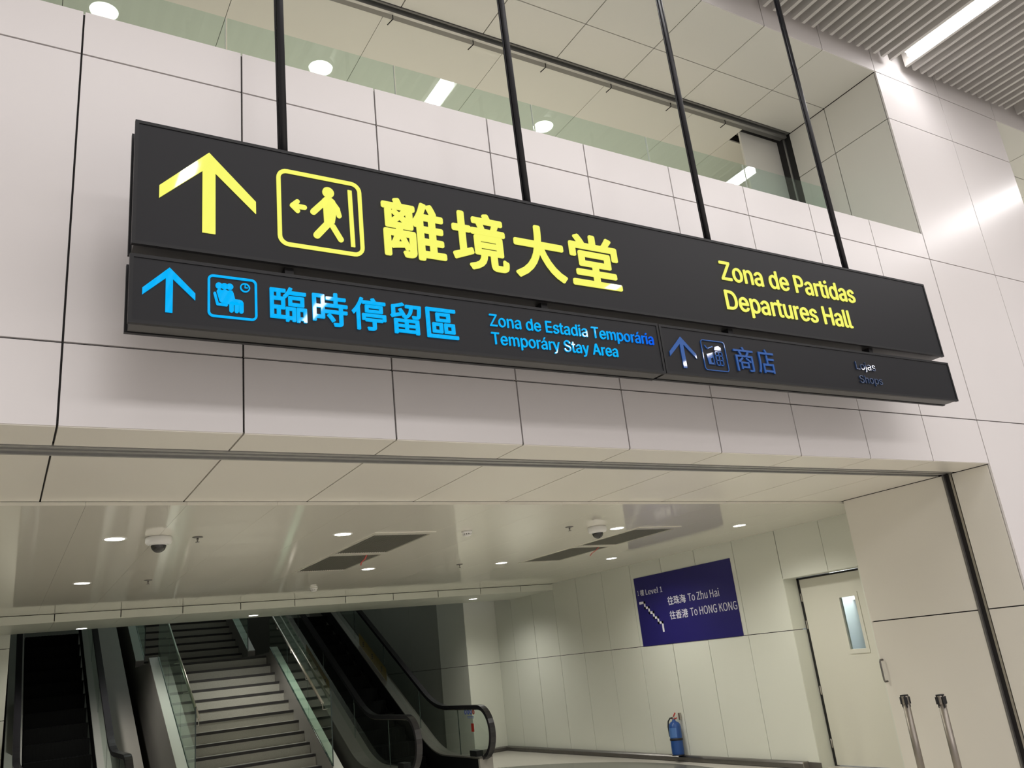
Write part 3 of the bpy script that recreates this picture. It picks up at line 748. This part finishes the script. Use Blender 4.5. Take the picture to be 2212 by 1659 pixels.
# ---------------------------------------------------------------- extinguisher
ex = root('fire_extinguisher', (8.375, 9.885, .079), (math.radians(-3), math.radians(4), 0)); tag(ex, 'blue fire extinguisher with red lever standing on the kick rail', 'extinguisher')
lathe('cylinder', [(.001, 0), (.07, 0), (.082, .012), (.085, .03), (.085, .37), (.078, .41), (.055, .435), (.025, .45), (.022, .47), (.001, .47)], M['blue_ext'], ex, c=(-.085, 0, 0), n=28)
lathe('band', [(.087, .195), (.091, .200), (.091, .222), (.087, .226)], M['black'], ex, c=(-.085, 0, 0), n=28)
lathe('foot_ring', [(.083, .0), (.087, .0), (.087, .012), (.083, .012)], M['black'], ex, c=(-.085, 0, 0), n=28)
bm = bmesh.new(); n = 8
for k in range(n):
    a0 = PI * .72 + k * (PI * .62) / n; a1 = a0 + PI * .62 / n; R_ = .0863
    v = [bm.verts.new((-.085 + R_ * math.cos(a), R_ * math.sin(a), z)) for a, z in ((a0, .235), (a1, .235), (a1, .36), (a0, .36))]; bm.faces.new(v)
link('label_sheet', done(bm, 'label_sheet'), M['label'], ex)
lathe('valve', [(.018, .465), (.018, .50), (.012, .51), (.001, .51)], M['steel'], ex, c=(-.085, 0, 0), n=14)
tube('lever', [(-.085, .045, .488), (-.085, .0, .505), (-.085, -.045, .555)], .010, M['red'], ex)
tube('lever', [(-.085, .045, .488), (-.085, -.02, .478), (-.085, -.07, .488)], .009, M['red'], ex)
tube('hose', [(-.085, .01, .495), (-.10, .06, .49), (-.11, .095, .45), (-.115, .105, .38), (-.11, .10, .25)], .010, M['rubber'], ex)
box('wall_hook', (-.03, -.001, -.075, -.045, .46, .55), M['steel'], ex)

# ---------------------------------------------------------------- barrier posts
def post(x, y, rz, lab):
    r = root('barrier_post', (x, y, 0), (0, 0, rz)); tag(r, lab, 'post', 'belt barrier posts')
    lathe('base', [(.001, 0), (.16, 0), (.16, .012), (.15, .022), (.06, .030), (.034, .04), (.001, .04)], M['steel_dark'], r, n=36)
    lathe('pole', [(.001, .03), (.031, .03), (.031, .87), (.001, .87)], M['post'], r, n=28)
    lathe('head', [(.001, .86), (.031, .86), (.033, .865), (.033, .925), (.030, .93), (.001, .93)], M['post'], r, n=28)
    for k in range(4):
        a = PI / 2 * k
        c, s_ = math.cos(a), math.sin(a)
        bm = bmesh.new(); bm_box(bm, .028, .042 if k else .050, -.014, .014, .862, .920)
        bm_box(bm, .028, .035, -.006, .006, .835, .93)
        bmesh.ops.rotate(bm, verts=bm.verts, cent=(0, 0, 0), matrix=Matrix.Rotation(a, 3, 'Z'))
        link('belt_slot', done(bm, 'belt_slot'), M['black'], r)
    lathe('top_cap', [(.001, .93), (.034, .93), (.034, .937), (.001, .937)], M['black'], r, n=28)
post(6.94, 5.10, 3.9, 'steel belt barrier post nearer the door, first of the two')
post(6.89, 4.72, 4.3, 'steel belt barrier post nearer the black jamb guide')

# ---------------------------------------------------------------- stairs
st = root('staircase', (3.19, 12.16, 0)); tag(st, 'grey granite staircase with dark nosing strips between the escalators', 'staircase')
def rb(x0, x1, y0, y1, z0, z1): return (x0 - 3.19, x1 - 3.19, y0 - 12.16, y1 - 12.16, z0, z1)
SX0, SX1 = 2.28, 4.10
def step(y0, y1, z0, z1, x0=SX0, x1=SX1):
    s_ = box('step', rb(x0, x1, y0, y1, z0, z1), M['riser'], st)
    box('nosing_and_tread_shade', rb(x0, x1, y0 - .004, y0 + .11, z1 - .036, z1 + .002), M['nosing'], s_)  # nosing carried deep onto the tread, putting the tread's shade into the colour
for n in range(1, 14):
    y = 15.584 - .2637 * (14 - n); z = .152 * n
    step(y, y + .2637, 0 if n < 2 else z - .35, z)
step(15.584, 17.36, 1.75, 2.128)
for n in range(1, 13):
    y = 17.36 + .272 * (n - 1); z = 2.128 + .1495 * n
    step(y, y + .272, z - .35, z)
def slope_block(name, x0, x1, y0, z0, y1, z1, below, m, par, blunt=None):
    pts = [(y0 - 12.16, z0), (y1 - 12.16, z1), (y1 - 12.16, z1 - below), (y0 - 12.16, max(z0 - below, 0) if blunt is None else blunt)]
    return prism(name, pts, x0 - 3.19, x1 - 3.19, 'X', m, par)
def curbs(xa, xb):
    o = prism('curb', [(12.13 - 12.16, 0), (12.13 - 12.16, .41), (15.36 - 12.16, 2.24), (15.36 - 12.16, 0)], xa - 3.19, xb - 3.19, 'X', M['stringer'], st)
    box('landing_edge', rb(xa, xb, 15.36, 16.90, 0, 2.17), M['stringer'], st)
    prism('curb', [(16.90 - 12.16, 0), (16.90 - 12.16, 2.277), (20.6 - 12.16, 4.33), (20.6 - 12.16, 0)], xa - 3.19, xb - 3.19, 'X', M['stringer'], st)
    # pale capping stones on the sloping curbs
    for (y0, z0, y1, z1) in ((12.13, .412, 15.36, 2.242), (16.90, 2.279, 20.6, 4.332)):
        prism('coping', [(y0 - 12.16, z0), (y1 - 12.16, z1), (y1 - 12.16, z1 + .012), (y0 - 12.16, z0 + .012)], xa - 3.19 + .004, xb - 3.19 - .002, 'X', M['curb'], st)
    box('curb_end', rb(xa - .001, xb + .001, 12.10, 12.135, 0, .41), M['curb'], st)
curbs(2.14, 2.28); curbs(4.10, 4.235)
# frameless glass and tubular rail on each side (two flights)
def stair_rail(x, side, lab):
    r = root('stair_balustrade', (x, 12.2, .5)); tag(r, lab, 'balustrade', 'glass balustrades of the stairs')
    def q(y, z): return (y - 12.2, z - .5)
    n = 3
    for (ya, za, yb, zb, cut) in ((12.21, .47, 15.36, 2.255, True), (16.92, 2.295, 20.4, 4.23, False)):
        H = .985
        for k in range(n):
            f0, f1 = k / n, (k + 1) / n
            y0, y1 = ya + (yb - ya) * f0 + .006, ya + (yb - ya) * f1 - .006; z0, z1 = za + (zb - za) * f0, za + (zb - za) * f1
            prism('glass_pane', [q(y0, z0), q(y1, z1), q(y1, z1 + H), q(y0, z0 + H)], -.006, .006, 'X', M['glass_stair'], r)
        prism('glass_edge', [q(ya - .004, za - .02), q(ya + .006, za - .02), q(ya + .006, za + H), q(ya - .004, za + H)], -.007, .007, 'X', M['glass_edge'], r)
        prism('glass_edge', [q(ya, za - .01), q(yb, zb - .01), q(yb, zb + .004), q(ya, za + .004)], -.010, .010, 'X', M['glass_edge'], r)
        s_ = -side * .07
        a = (s_, ya + .16 - 12.2, za + .74 - .5 + .09); b = (s_, yb - 12.2 + .05, za + .74 + .09 + (zb - za) / (yb - ya) * (yb + .05 - ya - .16) - .5)
        tube('handrail', [a, b], .020, M['steel'], r, 12)
        for k in range(5):
            t = k / 4; p = Vector(a).lerp(Vector(b), t)
            tube('bracket', [p, p + Vector((0, 0, -.085)), (0, p.y - .01, p.z - .09)], .007, M['steel'], r, 6)
stair_rail(2.29, -1, 'glass balustrade with steel handrail left of the stairs')
stair_rail(4.11, 1, 'glass balustrade with steel handrail right of the stairs')

# ---------------------------------------------------------------- escalators
SL = .565
def esc(xl, xr, lab, wide_left, wide_right, sticker_left, sticker_right, deck, clad):
    cx = (xl + xr) / 2
    r = root('escalator', (cx, 12.0, 0)); tag(r, lab, 'escalator', 'escalators beside the stairs')
    def Y(y): return y - 12.0
    def path(off, y0, yend=20.5, zflat=None):
        """line parallel to the handrail, dropped vertically by off"""
        P = [(Y(y0), 1.0 - off)]; yb = 13.535
        a = .42
        P.append((Y(yb - a), 1.0 - off))
        for k in range(1, 8):
            t = k / 8; p0 = (yb - a, 1.0); p1 = (yb, 1.0); p2 = (yb + a, 1.0 + SL * a)
            P.append((Y((1 - t) ** 2 * p0[0] + 2 * t * (1 - t) * p1[0] + t * t * p2[0]), (1 - t) ** 2 * p0[1] + 2 * t * (1 - t) * p1[1] + t * t * p2[1] - off))
        P.append((Y(yb + a), 1.0 + SL * a - off)); P.append((Y(yend), 1.0 + SL * (yend - yb) - off))
        return P
    for x, s_, stk in ((xl - cx, -1, sticker_left), (xr - cx, 1, sticker_right)):
        # handrail with rounded newel
        newel = [(Y(12.03) - .36 * math.cos(a), .62 + .36 * math.sin(a)) for a in [math.radians(v) for v in range(-80, 90, 10)]]
        sweep('handrail', x - .044, x + .044, newel + path(.02, 12.03), -.028, .026, M['handrail'], r)
        sweep('handrail_guide', x - .030, x + .030, newel[3:] + path(.02, 12.03), -.042, -.026, M['steel'], r)
        box('handrail_inlet', (x - .055, x + .055, Y(12.12), Y(12.34), .20, .36), M['black'], r)
        # glass
        top = [(Y(12.03) - .325 * math.cos(a), .62 + .325 * math.sin(a)) for a in [math.radians(v) for v in range(-50, 91, 10)]] + path(.055, 12.03)
        bot = path(.72, 12.0)
        bm = bmesh.new(); poly = top + bot[::-1]
        # strip between top and bottom sampled along y for clean faces
        def zat(P, y):
            for (a, b) in zip(P, P[1:]):
                if a[0] <= y <= b[0] and b[0] > a[0]: return a[1] + (b[1] - a[1]) * (y - a[0]) / (b[0] - a[0])
            return P[-1][1]
        ys = [-.28, -.2, -.1, 0, .2, .6] + [p[0] for p in path(0, 12.03)[1:-1]] + [2.6, 4, 6, Y(20.5)]
        prev = None
        for y in ys:
            if y < .03: zt = .62 + math.sqrt(max(.325 ** 2 - (y - .03) ** 2, 0)); zb = max(.28, .62 - math.sqrt(max(.325 ** 2 - (y - .03) ** 2, 0)))
            else: zt = zat(path(.055, 12.03), y); zb = zat(bot, y)
            cur = [bm.verts.new((x + d_, y, z_)) for d_ in (-.005, .005) for z_ in (zb, zt)]
            if prev:
                bm.faces.new((prev[0], cur[0], cur[1], prev[1])); bm.faces.new((prev[2], prev[3], cur[3], cur[2])); bm.faces.new((prev[1], cur[1], cur[3], prev[3]))
            prev = cur
        link('balustrade_glass', done(bm, 'balustrade_glass'), M['glass_esc'], r)
        for yj in (12.75, 14.2, 15.7, 17.2):
            zt = zat(path(.06, 12.03), Y(yj)); box('glass_joint', (x - .006, x + .006, Y(yj) - .004, Y(yj) + .004, zt - .66, zt), M['glass_edge'], r)
        # decks and skirts
        wi = .10; wo = (wide_left if s_ < 0 else wide_right)
        xi0, xi1 = sorted((x, x - s_ * wi)); xo0, xo1 = sorted((x, x + s_ * wo))
        sweep('inner_deck', xi0, xi1, path(.72, 11.95), -.02, .0, deck, r, per=False)
        sweep('outer_deck', xo0, xo1, path(.72, 11.95), -.02, .0, deck if wo < .25 else M['cladding'], r, per=False)
        xs0 = x - s_ * (wi + .003); sweep('skirt', *sorted((xs0, xs0 + s_ * .02)), path(.72, 12.0), -.34, -.02, M['step'], r, per=False)
        xc = x + s_ * wo; pp = path(.74, 11.97)
        prism('side_cladding', [(pp[0][0], 0)] + pp + [(pp[-1][0], 0)], *sorted((xc - s_ * .03, xc)), 'X', clad, r)
        box('newel_front', (*sorted((x - s_ * (wi), x + s_ * min(wo, .14))), Y(11.95), Y(12.02), 0, .262), M['cladding'], r)
        if stk:
            ya, yb_ = stk
            za, zb2 = zat(path(.08, 12.0), Y(ya)), zat(path(.08, 12.0), Y(yb_))
            h0, h1 = .40, .63
            xx = x - .0065
            p = prism('warning_sticker', [(Y(ya), za - h1), (Y(yb_), zb2 - h1), (Y(yb_), zb2 - h0), (Y(ya), za - h0)], xx - .001, xx, 'X', M['warn'], r)
            for k in range(3):
                t = (k + .5) / 3; yc = Y(ya + (yb_ - ya) * t); zc = za + (zb2 - za) * t - (h0 + h1) / 2
                boxes('sticker_mark', [(xx - .0022, xx - .0012, yc - .035, yc + .035, zc - .05 + i * .035, zc - .03 + i * .035) for i in range(3)], M['black'], p)
    # steps
    x0, x1 = xl - cx + .125, xr - cx - .125
    box('comb_plate', (x0 - .02, x1 + .02, Y(12.0), Y(12.6), -.0, .012), M['steel'], r)
    for k in range(16):
        y = 13.0 + .40 * (k - 1); z = max(.0, 1.0 + SL * (y - 13.535) - .93 + .02)
        if k == 0: y, z = 12.6, .008
        if z > 4.6: break
        s_ = box('step', (x0, x1, Y(y), Y(y + .41), max(0, z - .30), z), M['step'], r)
        bs = [(x0 + .02 + i * .05, x0 + .03 + i * .05, Y(y) - .004, Y(y + .39), max(0, z - .2), z + .004) for i in range(int((x1 - x0 - .04) / .05))]
        q = boxes('tread_rib', bs, M['rib'], s_); q['kind'] = 'stuff'
    return r
e1 = esc(.32, 1.46, 'escalator left of the stairs, seen edge on with a yellow sticker', .12, .50, (14.9, 16.2), None, M['deck'], M['cladding'])
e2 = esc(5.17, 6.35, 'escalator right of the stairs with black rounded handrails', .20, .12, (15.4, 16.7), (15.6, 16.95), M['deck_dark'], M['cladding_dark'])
def disc_x(name, x, y, z, rad, m, par, t=.001):
    prism(name, [(y + rad * math.cos(2 * PI * k / 20), z + rad * math.sin(2 * PI * k / 20)) for k in range(20)], x - t, x, 'X', m, par)
# round signs and red sticker on the right newel glass
for k, (yy, mm) in enumerate(((12.47, 'sticker_blue'), (12.38, 'sticker_blue'), (12.29, 'sticker_blue'), (12.205, 'red'))):
    disc_x('round_sticker', 6.344 - 5.76, yy - 12.0, .905, .038, M[mm], e2)
    boxes('sticker_mark', [(6.342 - 5.76, 6.3432 - 5.76, yy - 12.0 - .010, yy - 12.0 + .010, .885, .925)], M['sticker_white'], e2)
boxes('sticker_text', [(6.343 - 5.76, 6.344 - 5.76, .20, .42, .815 + i * .02, .823 + i * .02) for i in range(2)], M['sticker_blue'], e2)
box('red_sticker', (6.343 - 5.76, 6.344 - 5.76, .225, .315, .62, .74), M['red'], e2)
bm = bmesh.new()
cx_, cz_ = 15.5 * 0, 0
o = None
ring = []
n = 20; x_ = .3135 - .89
bmr = bmesh.new()
for k in range(n):
    a = 2 * PI * k / n
pts_o = [(1.25 + .05 * math.cos(2 * PI * k / n), .78 + .05 * math.sin(2 * PI * k / n)) for k in range(n)]
pts_i = [(1.25 + .038 * math.cos(2 * PI * k / n), .78 + .038 * math.sin(2 * PI * k / n)) for k in range(n)]
for k in range(n):
    j = (k + 1) % n
    v = [bmr.verts.new((x_, *p)) for p in (pts_o[k], pts_o[j], pts_i[j], pts_i[k])]; bmr.faces.new(v)
link('prohibition_ring', done(bmr, 'prohibition_ring'), M['red'], e1)
bm.free()
